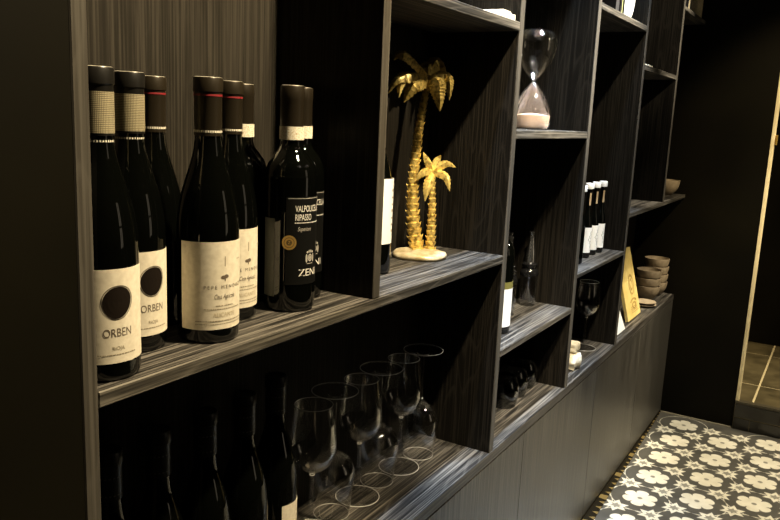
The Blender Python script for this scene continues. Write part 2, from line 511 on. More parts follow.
# -- kind 1: dark oval emblem
G1 = 'red wines with dark oval emblem labels'
R1 = .0375
def emblem_bottle(label, loc, az):
    t = bottle(label, G1, body_burgundy, R1, loc, az)
    c = capsule(t, HB - .0665, foil_black)
    bm = bmesh.new(); lathe([(.0166, HB - .064), (.0168, HB - .064), (.0168, HB - .024), (.0166, HB - .024)], 40, bm, 0)
    g = newmat('woven_gold_band', (.42,.34,.18), .4, .4)
    tc = N(g, 'ShaderNodeTexCoord'); sx = N(g, 'ShaderNodeSeparateXYZ'); L(g, tc.outputs['Object'], sx.inputs[0])
    at = N(g, 'ShaderNodeMath', operation='ARCTAN2'); L(g, sx.outputs['Y'], at.inputs[0]); L(g, sx.outputs['X'], at.inputs[1])
    def band(src, k, thr):
        a = N(g, 'ShaderNodeMath', operation='MULTIPLY'); a.inputs[1].default_value = k; L(g, src, a.inputs[0])
        f = N(g, 'ShaderNodeMath', operation='FRACT'); L(g, a.outputs[0], f.inputs[0])
        q = N(g, 'ShaderNodeMath', operation='GREATER_THAN'); q.inputs[1].default_value = thr; L(g, f.outputs[0], q.inputs[0]); return q
    q1, q2 = band(at.outputs[0], 10, .25), band(sx.outputs['Z'], 560, .3)
    mm = N(g, 'ShaderNodeMath', operation='MULTIPLY'); L(g, q1.outputs[0], mm.inputs[0]); L(g, q2.outputs[0], mm.inputs[1])
    mx = N(g, 'ShaderNodeMix', data_type='RGBA'); mx.inputs['A'].default_value = (.1,.075,.035,1); mx.inputs['B'].default_value = (.62,.55,.36,1)
    L(g, mm.outputs[0], mx.inputs['Factor']); L(g, mx.outputs['Result'], g.node_tree.nodes['Principled BSDF'].inputs['Base Color'])
    mesh_obj('woven_band', bm, g, c, True, sharp=40)
    bm = bmesh.new(); ring_dots(bm, .0157, HB - .073, .0022, 34); mesh_obj('dotted_ring', bm, dots, c)
    lab = mesh_obj('front_label', wrap(R1 + .0002, -.044, .044, .020, .117), paper, t, True, sharp=30)
    rr = R1 + .00065
    bm = bmesh.new()
    blob(bm, rr, 0, .083, .0163, .0180, 1, wob=.035, inner=.955)
    blob(bm, rr, 0, .083, .0148, .0166, 0, wob=.035)
    mesh_obj('emblem', bm, [newmat('emblem_brown', (.009,.006,.004), .7, Specular_IOR_Level=.1), ink], lab)
    bm = bmesh.new()
    add_text(bm, 'ORBEN', .0125, rr, 0, .0515, width=.030)
    add_text(bm, 'RIOJA', .0056, rr, 0, .0355, width=.0125, mat=1)
    tiny(bm, rr, -.021, .021, .0285, .0011, 1, 3)
    mesh_obj('lettering', bm, [ink_soft, ink_grey], lab)
    return t
e1 = emblem_bottle('wine bottle with oval emblem label nearest the left upright', (.5030, .0450, ZM), 255)
dup(e1, (.5845, .0945, ZM), math.radians(265 + 90), 'second wine bottle with oval emblem label, behind the nearest one')

# -- kind 2: cream label, red ring on capsule
G2 = 'red wines with red ringed capsules'
def cream_bottle(label, loc, az):
    t = bottle(label, G2, body_burgundy, .037, loc, az)
    c = capsule(t, HB - .0675, foil_brown)
    bm = bmesh.new(); lathe([(.0163, HB - .0218), (.01665, HB - .0218), (.01665, HB - .0196), (.0163, HB - .0196)], 40, bm); mesh_obj('red_ring', bm, red, c, True, sharp=40)
    bm = bmesh.new(); ring_dots(bm, .01645, HB - .0635, .0026, 38, .7); mesh_obj('printed_ring', bm, dots, c)
    lab = mesh_obj('front_label', wrap(.0372, -.056, .042, .018, .124), paper, t, True, sharp=30)
    rr = .0377
    bm = bmesh.new()
    # little tree over the name
    line(bm, rr, -.0006, .0006, .0945, .012, 1, 1)
    blob(bm, rr, -.002, .0815, .0035, .0022, 0, 14); blob(bm, rr, .0018, .0822, .0032, .0024, 0, 14); line(bm, rr, -.0006, .0008, .0765, .006, 0, 1)
    add_text(bm, 'P E P E   M E N D O Z A', .0062, rr, .003, .0695, width=.058, mat=0)
    add_text(bm, 'Casa Agrícola', .0082, rr, 0, .058, width=.028, shear=.35, mat=0)
    tiny(bm, rr, -.012, .012, .0465, .0011, 1, 5)
    tiny(bm, rr, -.026, .026, .0425, .0011, 1, 6)
    add_text(bm, 'ALICANTE', .0075, rr, 0, .0355, width=.03, mat=2)
    tiny(bm, rr, -.036, .036, .0278, .0013, 1, 7)
    tiny(bm, rr, -.036, .036, .0242, .0011, 1, 8)
    tiny(bm, rr, .020, .028, .101, .0011, 1, 9)
    mesh_obj('lettering', bm, [ink_soft, ink_grey, newmat('gold_ink', (.5,.42,.27), .6)], lab)
    return t
c1 = cream_bottle('wine bottle with big cream label and red capsule ring, at the shelf front', (.6655, .0545, ZM), 256)
dup(c1, (.7545, .1030, ZM), math.radians(264 + 90), 'cream label wine bottle half hidden behind the front cream label bottle')
dup(c1, (.6680, .1515, ZM), math.radians(70 + 90), 'unlabelled dark bottle with red capsule ring against the back, third from left')

# -- kind 3: black label with paper strip on the neck
G3 = 'dark red wines with a paper strip around the neck'
R3 = .0366
def black_bottle(label, loc, az):
    t = bottle(label, G3, body_bordeaux, R3, loc, az)
    c = capsule(t, HB - .073, foil_dark, lip=.0166)
    bm = bmesh.new(); lathe([(.01655, HB - .0735), (.0171, HB - .0735), (.0171, HB - .0555), (.01655, HB - .0555)], 40, bm); mesh_obj('paper_strip', bm, strip_m, c, True, sharp=40)
    lab = mesh_obj('front_label', wrap(R3 + .0002, -.030, .034, .040, .163), black_label, t, True, sharp=30)
    rr = R3 + .00065
    bm = bmesh.new()
    line(bm, rr, -.028, .032, .1608, .0007, 1)
    add_text(bm, 'VALPOLICELLA', .0125, rr, .006, .1465, width=.047)
    add_text(bm, 'RIPASSO', .0125, rr, -.0045, .1345, width=.026)
    tiny(bm, rr, -.018, .030, .1268, .0012, 0, 11)
    add_text(bm, 'Superiore', .0085, rr, -.003, .1185, width=.022, shear=.35, mat=1)
    gp = newmat('grey_print', (.4,.38,.33), .6)
    mesh_obj('wine_name', bm, [white_print, gp], lab); bm = bmesh.new()
    # crest: shield, two supporters and a crown
    blob(bm, rr, .008, .0775, .0042, .0055, 1, 16, inner=.6); blob(bm, rr, .008, .0775, .002, .0028, 1, 12)
    for s in (-1, 1):
        blob(bm, rr, .008 + s*.0068, .077, .0018, .0062, 1, 12); blob(bm, rr, .008 + s*.0052, .0855, .0016, .0016, 1, 10)
    for k in (-1, 0, 1): blob(bm, rr, .008 + k*.0022, .0865, .0009, .0022, 1, 8)
    line(bm, rr, .002, .014, .0688, .0008, 1)
    mesh_obj('crest', bm, [white_print, gp], lab); bm = bmesh.new()
    add_text(bm, 'ZENI', .0145, rr, .006, .0565, width=.034)
    mesh_obj('winery_name', bm, [white_print, gp], lab)
    bm = bmesh.new()
    blob(bm, rr + .0002, -.0255, .1, .0102, .0102, 0, 28, inner=.72); blob(bm, rr + .0002, -.0255, .1, .0066, .0066, 0, 24, inner=.6); blob(bm, rr + .0001, -.0255, .1, .0074, .0074, 1, 24)
    add_text(bm, 'Z', .006, rr + .0003, -.0255, .1, mat=0)
    mesh_obj('gold_seal', bm, [gold_print, newmat('seal_dark', (.12,.075,.02), .5)], lab)
    mesh_obj('back_label', wrap(R3 + .0002, -.0685, -.0465, .022, .132), paper_dim, t, True, sharp=30)
    return t
z1 = black_bottle('black labelled wine bottle with a gold seal, rightmost in front', (.8440, .0710, ZM), 256)
dup(z1, (.9120, .1080, ZM), math.radians(246 + 90), 'black labelled bottle tucked behind the one with the gold seal')
dup(z1, (.8300, .1500, ZM), math.radians(60 + 90), 'paper stripped bottle between the cream label and gold seal bottles')

# -- bottle behind the upright, by the palm
t = bottle('dark bottle with white label left of the gold palm trees', None, body_burgundy, .0355, (1.137, .119, ZM), 262)
capsule(t, HB - .065, foil_black)
lab = mesh_obj('front_label', wrap(.0357, -.040, .041, .055, .17), paper_white, t, True, sharp=30)
bm = bmesh.new()
for k in range(7): tiny(bm, .0361, .012, .034, .075 + k*.012, .003 if k % 3 else .005, 0, 20 + k)
mesh_obj('lettering', bm, ink_grey, lab)

# -- dark bottles on the worktop
G5 = 'dark wine bottles lined up on the worktop at the left'
LB = ['dark wine bottle on the worktop, first of the row from the left', 'dark wine bottle on the worktop, second of the row from the left',
      'dark wine bottle in the middle of the worktop row', 'dark wine bottle on the worktop, left of the cream labelled one']
t0 = bottle(LB[0], G5, body_burgundy, .0370, (.5654, .1218, ZB), 250)
c = capsule(t0, HB - .062, foil_black, topmat=foil_black)
gfp = newmat('grey_foil_print', (.12,.11,.09), .6)
for zz in (.033, .0555):
    bm = bmesh.new(); ring_dots(bm, .01655, HB - zz, .0018, 20, .5); mesh_obj('printed_ring', bm, gfp, c)
for k, (x, y) in enumerate(((.6420, .1209), (.7225, .1168), (.8050, .1190))): dup(t0, (x, y, ZB), math.radians(300 + 20*k), LB[k+1])
t = dup(t0, (.8950, .1340, ZB), math.radians(270 + 90), 'dark worktop wine bottle with cream label, beside the nearest wine glass')
lab = mesh_obj('front_label', wrap(.0372, -.020, .046, .02, .105), paper, t, True, sharp=30)
bm = bmesh.new()
for k in range(5): tiny(bm, .0377, .012, .038, .05 + k*.009, .0016, 0, 40 + k)
mesh_obj('lettering', bm, ink_grey, lab)

# -- bottle with white label in the next bay
t = bottle('dark bottle with white label and olive band beside the upright, third bay', None, body_bordeaux, .0350, (1.633, .076, .7823), 268)
capsule(t, HB - .06, foil_black)
# shorter body: label high on it
lab = mesh_obj('front_label', wrap(.0352, -.040, .041, .018, .108), paper_white, t, True, sharp=30)
mesh_obj('olive_band', wrap(.0352, -.040, .041, .1085, .125), olive, t, True, sharp=30)
bm = bmesh.new()
blob(bm, .0357, .018, .055, .006, .016, 0, 18, inner=.7)
for k in range(3): tiny(bm, .0357, .006, .034, .03 + k*.008, .0016, 0, 60 + k)
mesh_obj('lettering', bm, ink_grey, lab)

# ------------------------------------------------------------------ wine glasses
def glass_profile(s=1.0):
    """closed wall, outer then inner"""
    out = [(0,0),(.030,0),(.0405,.0006),(.042,.0016),(.040,.0028),(.026,.0048),(.012,.0072),(.0056,.0125),(.0042,.022),(.0037,.05),(.0037,.09),(.0046,.108),(.0085,.1155),(.019,.1215),(.031,.132),(.0385,.1465),(.0408,.160),(.0402,.176),(.0378,.198),(.0348,.22),(.0328,.238)]
    o = out[:3] + sm(out[2:], 4)[1:]
    inn = [(.0322,.2381),(.0342,.22),(.0372,.198),(.0395,.176),(.0401,.160),(.0377,.147),(.0302,.1333),(.018,.1233),(.0082,.1192),(0,.1180)]
    return [(r*s, z*s) for r, z in o + sm(inn, 4)]
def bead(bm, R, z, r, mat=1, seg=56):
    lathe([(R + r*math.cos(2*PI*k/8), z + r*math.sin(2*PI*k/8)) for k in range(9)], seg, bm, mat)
def wine_glass_bm(s=1.0, flip=False):
    H = .238*s
    p = glass_profile(s); bm = lathe(inv(p, H + .0005) if flip else p, 56)
    f = (lambda z: H + .0005 - z) if flip else (lambda z: z)
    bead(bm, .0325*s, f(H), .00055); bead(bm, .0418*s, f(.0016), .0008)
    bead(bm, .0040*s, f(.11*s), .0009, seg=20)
    return bm
def inv(p, h=.2385): return [(r, h - z) for r, z in p]
GW = 'wine glasses standing alternately upright and upside down on the worktop'
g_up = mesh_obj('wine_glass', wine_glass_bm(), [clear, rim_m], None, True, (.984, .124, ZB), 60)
tag(g_up, 'upright wine glass nearest the row of dark bottles', 'wine glass', GW)
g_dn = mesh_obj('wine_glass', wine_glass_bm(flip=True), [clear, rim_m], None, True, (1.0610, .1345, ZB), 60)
tag(g_dn, 'upside down wine glass, first of the inverted ones from the left', 'wine glass', GW)
for src, x, y, lb in ((g_up, 1.1390, .1290, 'upright wine glass in the middle of the row'),
                      (g_dn, 1.2165, .1340, 'upside down wine glass between the two farther upright ones'),
                      (g_up, 1.2955, .1290, 'farthest upright wine glass, second from the right end'),
                      (g_dn, 1.3745, .1270, 'upside down wine glass at the right end of the row')):
    o = src.copy(); COL.objects.link(o); o.location = (x, y, ZB); o['label'] = lb
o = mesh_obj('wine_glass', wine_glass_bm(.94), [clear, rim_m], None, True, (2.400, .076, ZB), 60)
tag(o, 'single wine glass beneath the small white capped bottles', 'wine glass')

# upturned stemless glasses
def tumbler_profile():
    o = [(.0345,0),(.0385,.02),(.040,.04),(.037,.06),(.029,.075),(.018,.082),(0,.083)]
    i = [(0,.079),(.017,.078),(.0275,.072),(.0355,.058),(.0385,.04),(.037,.02),(.0333,0)]
    return sm(o, 3) + sm(i, 3) + [(.0345, 0)]
TG = 'upturned stemless glasses on the worktop'
g = mesh_obj('stemless_glass', lathe(tumbler_profile(), 40), smoke, None, True, (1.765, .094, ZB), 60)
tag(g, 'upturned smoky stemless glass, nearest of three', 'glass', TG)
for x, y, lb in ((1.852, .103, 'upturned smoky stemless glass, middle of three'), (1.938, .108, 'upturned smoky stemless glass, farthest of three')):
    o = g.copy(); COL.objects.link(o); o.location = (x, y, ZB); o['label'] = lb

# decanters in the third bay
def decanter(label, loc):
    t = thing('decanter', label, 'decanter', loc, 0, 'small glass decanters with metal necks')
    p = sm([(0.0195,0.0),(.0225,.004),(.0235,.04),(.0245,.082)], 4)
    q = sm([(.0225,.082),(.0215,.04),(.020,.008)], 4)
    mesh_obj('tumbler_body', lathe([(0,0)] + p + q + [(0,.008)], 40), clear, t, True, sharp=50)
    mesh_obj('dark_shoulder', lathe([(0,.086),(.0245,.0825),(.0258,.088),(.024,.096),(.017,.103),(.0205,.108),(.0212,.114),(.015,.119),(0,.119)], 40), liquid_dark, t, True, sharp=45)
    mesh_obj('neck', lathe([(0,.119),(.0140,.119),(.0128,.14),(.0092,.165),(.0066,.185),(.0062,.195),(.0078,.2005),(.0078,.203),(0,.203)], 32), chrome, t, True, sharp=45)
    return t
d0 = decanter('glass decanter with steel neck, nearest the lit right side', (1.936, .112, .7823))
dup(d0, (1.868, .147, .7823), 0, 'glass decanter with steel neck, middle of the three')
dup(d0, (1.800, .118, .7823), 0, 'glass decanter with steel neck, just behind the white labelled bottle')

# ------------------------------------------------------------------ hourglass
def hourglass(loc):
    t = thing('hourglass', 'large clear hourglass with pale pink sand on the middle shelf', 'hourglass', loc)
    o = sm([(.034,0),(.0400,.004),(.0455,.018),(.0465,.034),(.040,.062),(.026,.088),(.011,.106),(.0052,.114),(.011,.122),(.026,.140),(.041,.166),(.0482,.194),(.0465,.214),(.036,.2295),(.018,.236)], 4)
    i = sm([(.017,.2335),(.035,.227),(.0445,.213),(.0462,.194),(.0392,.167),(.0242,.1415),(.0092,.1235),(.0034,.114),(.0092,.1045),(.0242,.0865),(.0382,.0615),(.0446,.034),(.0436,.019),(.038,.006)], 4)
    mesh_obj('glass_bulbs', lathe([(0,0)] + o + [(0,.2365),(0,.234)] + i + [(0,.0035)], 64), clear, t, True, sharp=60)
    s = [(0,.0042),(.036,.0045),(.0405,.0075),(.0428,.0190),(.0437,.030),(.0437,.0345),(.03,.036),(.012,.0385),(0,.0395)]
    mesh_obj('sand', lathe(s, 64), sand, t, True, sharp=50)
hourglass((1.776, .079, 1.2561))

# ------------------------------------------------------------------ gold palm trees
PO = Vector((1.3276, .1218, ZM))
pt = thing('palm_ornament', 'gold ornament of a tall and a short palm tree on an oval base', 'ornament', PO)
def loc(p): return Vector(p) - PO
bm = bmesh.new()
lathe([(0,0),(.050,0),(.0555,.003),(.0565,.007),(.053,.0115),(.044,.0138),(.025,.0165),(0,.018)], 48, bm)
for v in bm.verts:
    a = math.atan2(v.co.y, v.co.x)
    k = 1 + .035*math.sin(3*a + 1) + .025*math.sin(5*a)
    v.co.x *= k; v.co.y *= k*.96
    v.co.z *= 1 + .1*math.sin(4*a + .5)
mesh_obj('base', bm, gold_base, pt, True, sharp=60)
def trunk(pts, r0, r1, step, name):
    path = spline(pts, 14)
    # resample evenly, sawtooth radius = leaf-scar rings
    dd = [0]
    for a, b in zip(path, path[1:]): dd.append(dd[-1] + (b - a).length)
    Ln = dd[-1]; n = int(Ln/step); P = []; Rr = []
    def at(s):
        for k in range(len(dd) - 1):
            if dd[k+1] >= s: return path[k].lerp(path[k+1], (s - dd[k])/max(1e-9, dd[k+1] - dd[k]))
        return path[-1]
    for k in range(n):
        s0 = Ln*k/n
        f = s0/Ln; r = (r0 + (r1 - r0)*f**.75)
        P += [at(s0), at(s0 + step*.55), at(s0 + step*.85)]; Rr += [r*.86, r*1.0, r*1.14]
    P.append(path[-1]); Rr.append(r1*.8)
    bm = bmesh.new(); tube(bm, P, Rr, 14)
    # diamond scale spikes
    for k in range(n):
        s0 = Ln*(k + .8)/n; p = at(s0); q = at(min(Ln, s0 + .002)); tdir = (q - p).normalized() if (q - p).length > 0 else Vector((0,0,1))
        r = (r0 + (r1 - r0)*(s0/Ln)**.75)
        for h in range(6):
            a = 2*PI*(h + .5*(k % 2))/6
            dvec = Vector((math.cos(a), math.sin(a), 0)); dvec = (dvec - tdir*dvec.dot(tdir)).normalized(); sd = tdir.cross(dvec)
            b = p + dvec*r*.95
            v = [bm.verts.new(b - sd*r*.42 - tdir*step*.5), bm.verts.new(b + sd*r*.42 - tdir*step*.5), bm.verts.new(b + dvec*r*.34 + tdir*step*.35), bm.verts.new(b - dvec*r*.2)]
            bm.faces.new((v[0], v[1], v[2])); bm.faces.new((v[0], v[2], v[3])); bm.faces.new((v[1], v[3], v[2]))
    return mesh_obj(name, bm, gold, pt, True, sharp=28)
tall = [(1.3264,.126,1.0023),(1.3276,.1327,1.0259),(1.3319,.1451,1.079),(1.3378,.1516,1.1284),(1.3453,.1545,1.1779),(1.3529,.1554,1.2177),(1.3571,.156,1.2435),(1.3667,.1555,1.2854),(1.3761,.1545,1.3235),(1.3815,.1545,1.3530)]
short = [(1.3395,.1059,1.0073),(1.3452,.1088,1.041),(1.3518,.1124,1.0807),(1.3593,.1183,1.1302),(1.3648,.1223,1.1679)]
trunk([loc(p) for p in tall], .0150, .0062, .0125, 'trunk')
trunk([loc(p) for p in short], .0105, .0050, .0105, 'trunk')
def frond(pts, w, name='frond', thick=.0022, teeth=9):
    P = spline([loc(p) for p in pts], 9); n = len(P) - 1
    bm = bmesh.new(); rows = []
    up0 = Vector((-.62, -.62, .48)).normalized()            # broad side is turned out of the shelf
    for i, p in enumerate(P):
        t = (P[min(i+1, n)] - P[max(i-1, 0)]).normalized()
        s = t.cross(up0).normalized(); nn = s.cross(t).normalized()
        f = i/n
        ww = w*(math.sin(PI*min(1, .10 + .90*f)**.72))**.8 if f < 1 else 0
        ww = max(ww, .0008)
        ww *= 1 - .16*(i % 2)
        rows.append([bm.verts.new(p - s*ww - nn*ww*.35), bm.verts.new(p - s*ww*.5 + nn*(ww*.12)), bm.verts.new(p + nn*ww*.38), bm.verts.new(p + s*ww*.5 + nn*(ww*.12)), bm.verts.new(p + s*ww - nn*ww*.35),
                     bm.verts.new(p + s*ww*.45 - nn*(ww*.3 + thick*.6)), bm.verts.new(p - nn*(thick*.9)), bm.verts.new(p - s*ww*.45 - nn*(ww*.3 + thick*.6))])
    for a, b in zip(rows, rows[1:]):
        for k in range(8): bm.faces.new((a[k], a[(k+1) % 8], b[(k+1) % 8], b[k]))
    bm.faces.new(rows[0][::-1]); bm.faces.new(rows[-1])
    return mesh_obj(name, bm, gold, pt, True, sharp=22)
FW = 1.75
c = (1.3815,.1545,1.3545)
def nudge(p, d):                                        # pulls a frond tip out towards the room
    v = Vector((0, -.6, 1.2747)) - Vector(p)
    return tuple(Vector(p) + v.normalized()*d)
for pts, w, d in (([(1.3712,.1969,1.3936),(1.3571,.2120,1.3950),(1.3551,.2196,1.3845)], .0075, .075),
                  ([(1.3627,.1941,1.3548),(1.3540,.2000,1.3400),(1.3501,.201,1.3115)], .0085, .07),
                  ([(1.3694,.1787,1.3386),(1.3542,.1913,1.302)], .0115, .045),
                  ([(1.3999,.1453,1.3863),(1.4069,.122,1.3555)], .0095, -.02),
                  ([(1.4046,.1252,1.3583),(1.4044,.1160,1.3400),(1.4024,.1135,1.310)], .0085, -.015),
                  ([(1.394,.1396,1.3446),(1.3925,.1320,1.3200),(1.3894,.1269,1.2873)], .0125, .02),
                  ([(1.3564,.2044,1.3493),(1.3397,.2211,1.3185)], .0055, .085),
                  ([(1.374,.150,1.372),(1.352,.152,1.362),(1.340,.150,1.335)], .009, -.03),
                  ([(1.392,.160,1.376),(1.412,.160,1.372),(1.425,.152,1.345)], .009, 0)):
    frond([c] + [nudge(p, d) for p in pts], w*FW)
FW = 1.2
c = (1.3648,.1220,1.1685)
for pts, w, d in (([(1.3626,.1338,1.1872),(1.3604,.144,1.2046)], .0075, .01), ([(1.372,.1184,1.188),(1.3779,.1131,1.2002)], .0075, -.01),
                  ([(1.3809,.1023,1.1848),(1.3903,.084,1.1778)], .0078, 0), ([(1.3773,.0988,1.1591),(1.3773,.0879,1.1298)], .0088, .01),
                  ([(1.3557,.1271,1.1377),(1.3484,.1282,1.1078)], .0088, .02), ([(1.3554,.1378,1.1651),(1.3435,.1508,1.1465)], .0078, .02)):
    frond([c] + [nudge(p, d) for p in pts], w*FW)

# ------------------------------------------------------------------ small white-capped bottles
GS = 'small dark bottles with white caps'
def small_bottle(label, loc, az):
    t = thing('small_bottle', label, 'bottle', loc, math.radians(az + 90), GS)
    R = .0165
    p = [(0,.004),(R*.8,.0005),(R,.004)] + sm([(R,.004),(R,.06),(R,.1),(R*.92,.116),(R*.62,.136),(.0075,.152),(.007,.18),(.007,.212)], 4)[1:] + [(0,.212)]
    mesh_obj('glass_body', lathe(p, 32), bottle_glass, t, True, sharp=50)
    mesh_obj('cap', lathe([(.007,.212),(.0128,.212),(.0132,.214),(.0132,.226),(.012,.229),(0,.229)], 28), white_cap, t, True, sharp=40)
    bm = bmesh.new(); wrap(.0071, -.006, .010, .162, .200, 8, bm); mesh_obj('neck_label', bm, newmat('tan_neck_label', (.4,.3,.18), .6), t)
    lab = mesh_obj('front_label', wrap(R + .0002, -.022, .022, .018, .095), paper_white, t, True, sharp=30)
    # handwriting-like squiggle running up the label
    bm = bmesh.new(); rr = R + .0006; pts = []
    for k in range(60):
        f = k/59; pts.append((.006*math.sin(f*34) + .004*math.sin(f*9), .03 + .055*f + .003*math.cos(f*34)))
    for a, b in zip(pts, pts[1:]): cyl(bm, rr, [(a[0] - .0008, a[1]), (a[0] + .0008, a[1]), (b[0] + .0008, b[1]), (b[0] - .0008, b[1])])
    mesh_obj('scribble', bm, newmat('grey_green_ink', (.12,.16,.15), .7), lab)
    return t
s = small_bottle('white capped small bottle whose label shows in full, left of its row', (2.2800, .0680, .8716), 262)
dup(s, (2.3500, .0680, .8716), math.radians(262 + 90), 'white capped small bottle in the middle of its row')
dup(s, (2.4120, .0650, .8716), math.radians(262 + 90), 'white capped small bottle at the right end of its row')
dup(s, (2.1700, .0560, .8716), math.radians(50 + 90), 'white capped small bottle half hidden by the upright, front left of its row')

# cream linen on the worktop
GN = 'folded cream napkins'
def pillow(w, d, h, seed):
    bm = bmesh.new(); rnd = random.Random(seed)
    bmesh.ops.create_cube(bm, size=1)
    bmesh.ops.subdivide_edges(bm, edges=bm.edges[:], cuts=5, use_grid_fill=True)
    for v in bm.verts:
        c = v.co.copy(); l = max(abs(c.x), abs(c.y), abs(c.z))
        sp = c.normalized()*.62
        q = c.lerp(sp, .42)
        q.x *= w*(1 + .10*math.sin(c.z*9 + seed)); q.y *= d*(1 + .08*math.sin(c.x*8 + seed)); q.z *= h
        q.z += h*.06*math.sin(c.x*11 + c.y*7 + seed)
        v.co = q
    mz = min(v.co.z for v in bm.verts)
    for v in bm.verts: v.co.z -= mz
    return bm
o = mesh_obj('napkin', pillow(.075, .06, .04, 1), cloth, None, True, (2.176, .052, ZB + .0003), 70)
tag(o, 'folded cream napkin on the worktop, lower of two', 'napkin', GN)
hz = max(v.co.z for v in o.data.vertices)
o = mesh_obj('napkin', pillow(.05, .045, .026, 4), cloth, None, True, (2.190, .056, ZB + hz - .002), 70)
tag(o, 'smaller folded cream napkin lying on top of the other', 'napkin', GN)

# ------------------------------------------------------------------ leaning board and card
def leaning(name, mat, x0, x1, h, th, y_foot, lean, parent_args):
    t = thing(name, *parent_args, loc=((x0 + x1)/2, y_foot, ZB + .0003))
    bm = bmesh.new(); w = (x1 - x0)/2
    box(bm, -w, w, 0, th, 0, h, bev=.0012)
    M = Matrix.Rotation(-lean, 4, 'X')
    bm.transform(M); mz = min(v.co.z for v in bm.verts); bm.transform(Matrix.Translation((0, 0, -mz)))
    return t, bm, M, mz
lean = math.atan2(.0673, .2535)
t, bm, M, mz = leaning('bamboo_board', bambo, 2.829, 3.0185, .263, .012, .037, lean, ('yellow bamboo board leaning back beside the stoneware bowls', 'board'))
bd = mesh_obj('panel', bm, bambo, t)
bm = bmesh.new()
def plate(pts): bm.faces.new([bm.verts.new((x, -.0009, z)) for x, z in pts])
def oval(cx, cz, rx, rz, inner, n=24, a0=0, a1=2*PI):
    for k in range(n):
        a, b = a0 + (a1-a0)*k/n, a0 + (a1-a0)*(k+1)/n
        plate([(cx + rx*math.cos(a), cz + rz*math.sin(a)), (cx + rx*math.cos(b), cz + rz*math.sin(b)), (cx + rx*inner*math.cos(b), cz + rz*inner*math.sin(b)), (cx + rx*inner*math.cos(a), cz + rz*inner*math.sin(a))])
oval(.02, .125, .035, .04, .82); oval(.02, .125, .018, .024, .6); oval(.015, .055, .05, .018, .7, a0=.3, a1=2.8); oval(.02, .045, .03, .014, .6)
for k in range(4): plate([(-.03, .02 + k*.007), (.07 - .008*k, .02 + k*.007), (.07 - .008*k, .0225 + k*.007), (-.03, .0225 + k*.007)])
bm.transform(M); bm.transform(Matrix.Translation((0, 0, -mz))); mesh_obj('engraving', bm, engrave, t)
t, bm, M, mz = leaning('white_card', paper_white, 2.600, 2.7300, .16, .004, .0238, math.atan2(.036, .09), ('blank white card leaning on the worktop left of the bamboo board', 'card'))
mesh_obj('panel', bm, newmat('white_card_stock', (.82,.82,.76), .6), t)

# ------------------------------------------------------------------ bowls
def bowl_profile(R=.0515, h=.062):
    o = [(0,.002),(R*.42,.0),(R*.45,.004),(R*.62,.010),(R*.86,.028),(R*.97,.046),(R,h)]
    i = [(R*.955,h+.0004),(R*.92,.047),(R*.8,.030),(R*.55,.014),(R*.3,.009),(0,.008)]
    return [o[0], o[1]] + sm(o[1:], 4)[1:] + sm(i, 4)
def bowl_bm():
    bm = lathe(bowl_profile(), 44)
    return bm
bw = mesh_obj('bowl', bowl_bm(), ceramic, None, True, (3.285, .0770, ZB + .0003), 50)
GB = 'taupe stoneware bowls in two stacks'
tag(bw, 'taupe bowl at the bottom of the front stack', 'bowl', GB)
for x, y, z, lb in ((3.285,.0770,.034,'taupe bowl in the middle of the front stack'), (3.287,.076,.068,'topmost taupe bowl of the front stack'),
                    (3.404,.0720,0,'taupe bowl at the bottom of the rear stack'), (3.404,.0720,.034,'taupe bowl second from the bottom of the rear stack'), (3.404,.0720,.068,'second bowl from the top of the rear taupe stack'), (3.403,.0730,.102,'topmost taupe bowl of the rear stack')):
    o = bw.copy(); COL.objects.link(o); o.location = (x, y, ZB + .0003 + z); o['label'] = lb
o = bw.copy(); COL.objects.link(o); o.location = (3.395, .065, .9950); tag(o, 'single taupe bowl on the upper shelf in the far corner', 'bowl'); del o['group']
# saucers
sp = [(0,0),(.025,0),(.03,.002),(.045,.008),(.0475,.0105),(.045,.0105),(.028,.0052),(0,.004)]
sa = mesh_obj('saucer', lathe(sp, 40), ceramic, None, True, (3.150, .055, ZB + .0003), 50)
tag(sa, 'lower of two small stoneware saucers beside the bamboo board', 'saucer', 'small stoneware saucers')
o = sa.copy(); COL.objects.link(o); o.location = (3.152, .056, ZB + .0098); o['label'] = 'upper of two small stoneware saucers beside the bamboo board'

# ------------------------------------------------------------------ things on the upper shelves
# folded white paper above the palm
bm = bmesh.new()
pts = [(0,0),(.004,.0085),(.045,.0145),(.078,.0145),(.090,.0105),(.106,.0115),(.107,0)]
f = [bm.verts.new((x, 0, z)) for x, z in pts]; b = [bm.verts.new((x - .01, .075, z*.9)) for x, z in pts]
bm.faces.new(f); bm.faces.new(b[::-1])
for i in range(len(pts)): j = (i+1) % len(pts); bm.faces.new((f[i], f[j], b[j], b[i]))
o = mesh_obj('folded_paper', bm, newmat('ivory_paper', (.85,.82,.66), .7), None, False, (1.350, .006, 1.4683))
tag(o, 'folded ivory paper lying on the shelf above the palm trees', 'paper')
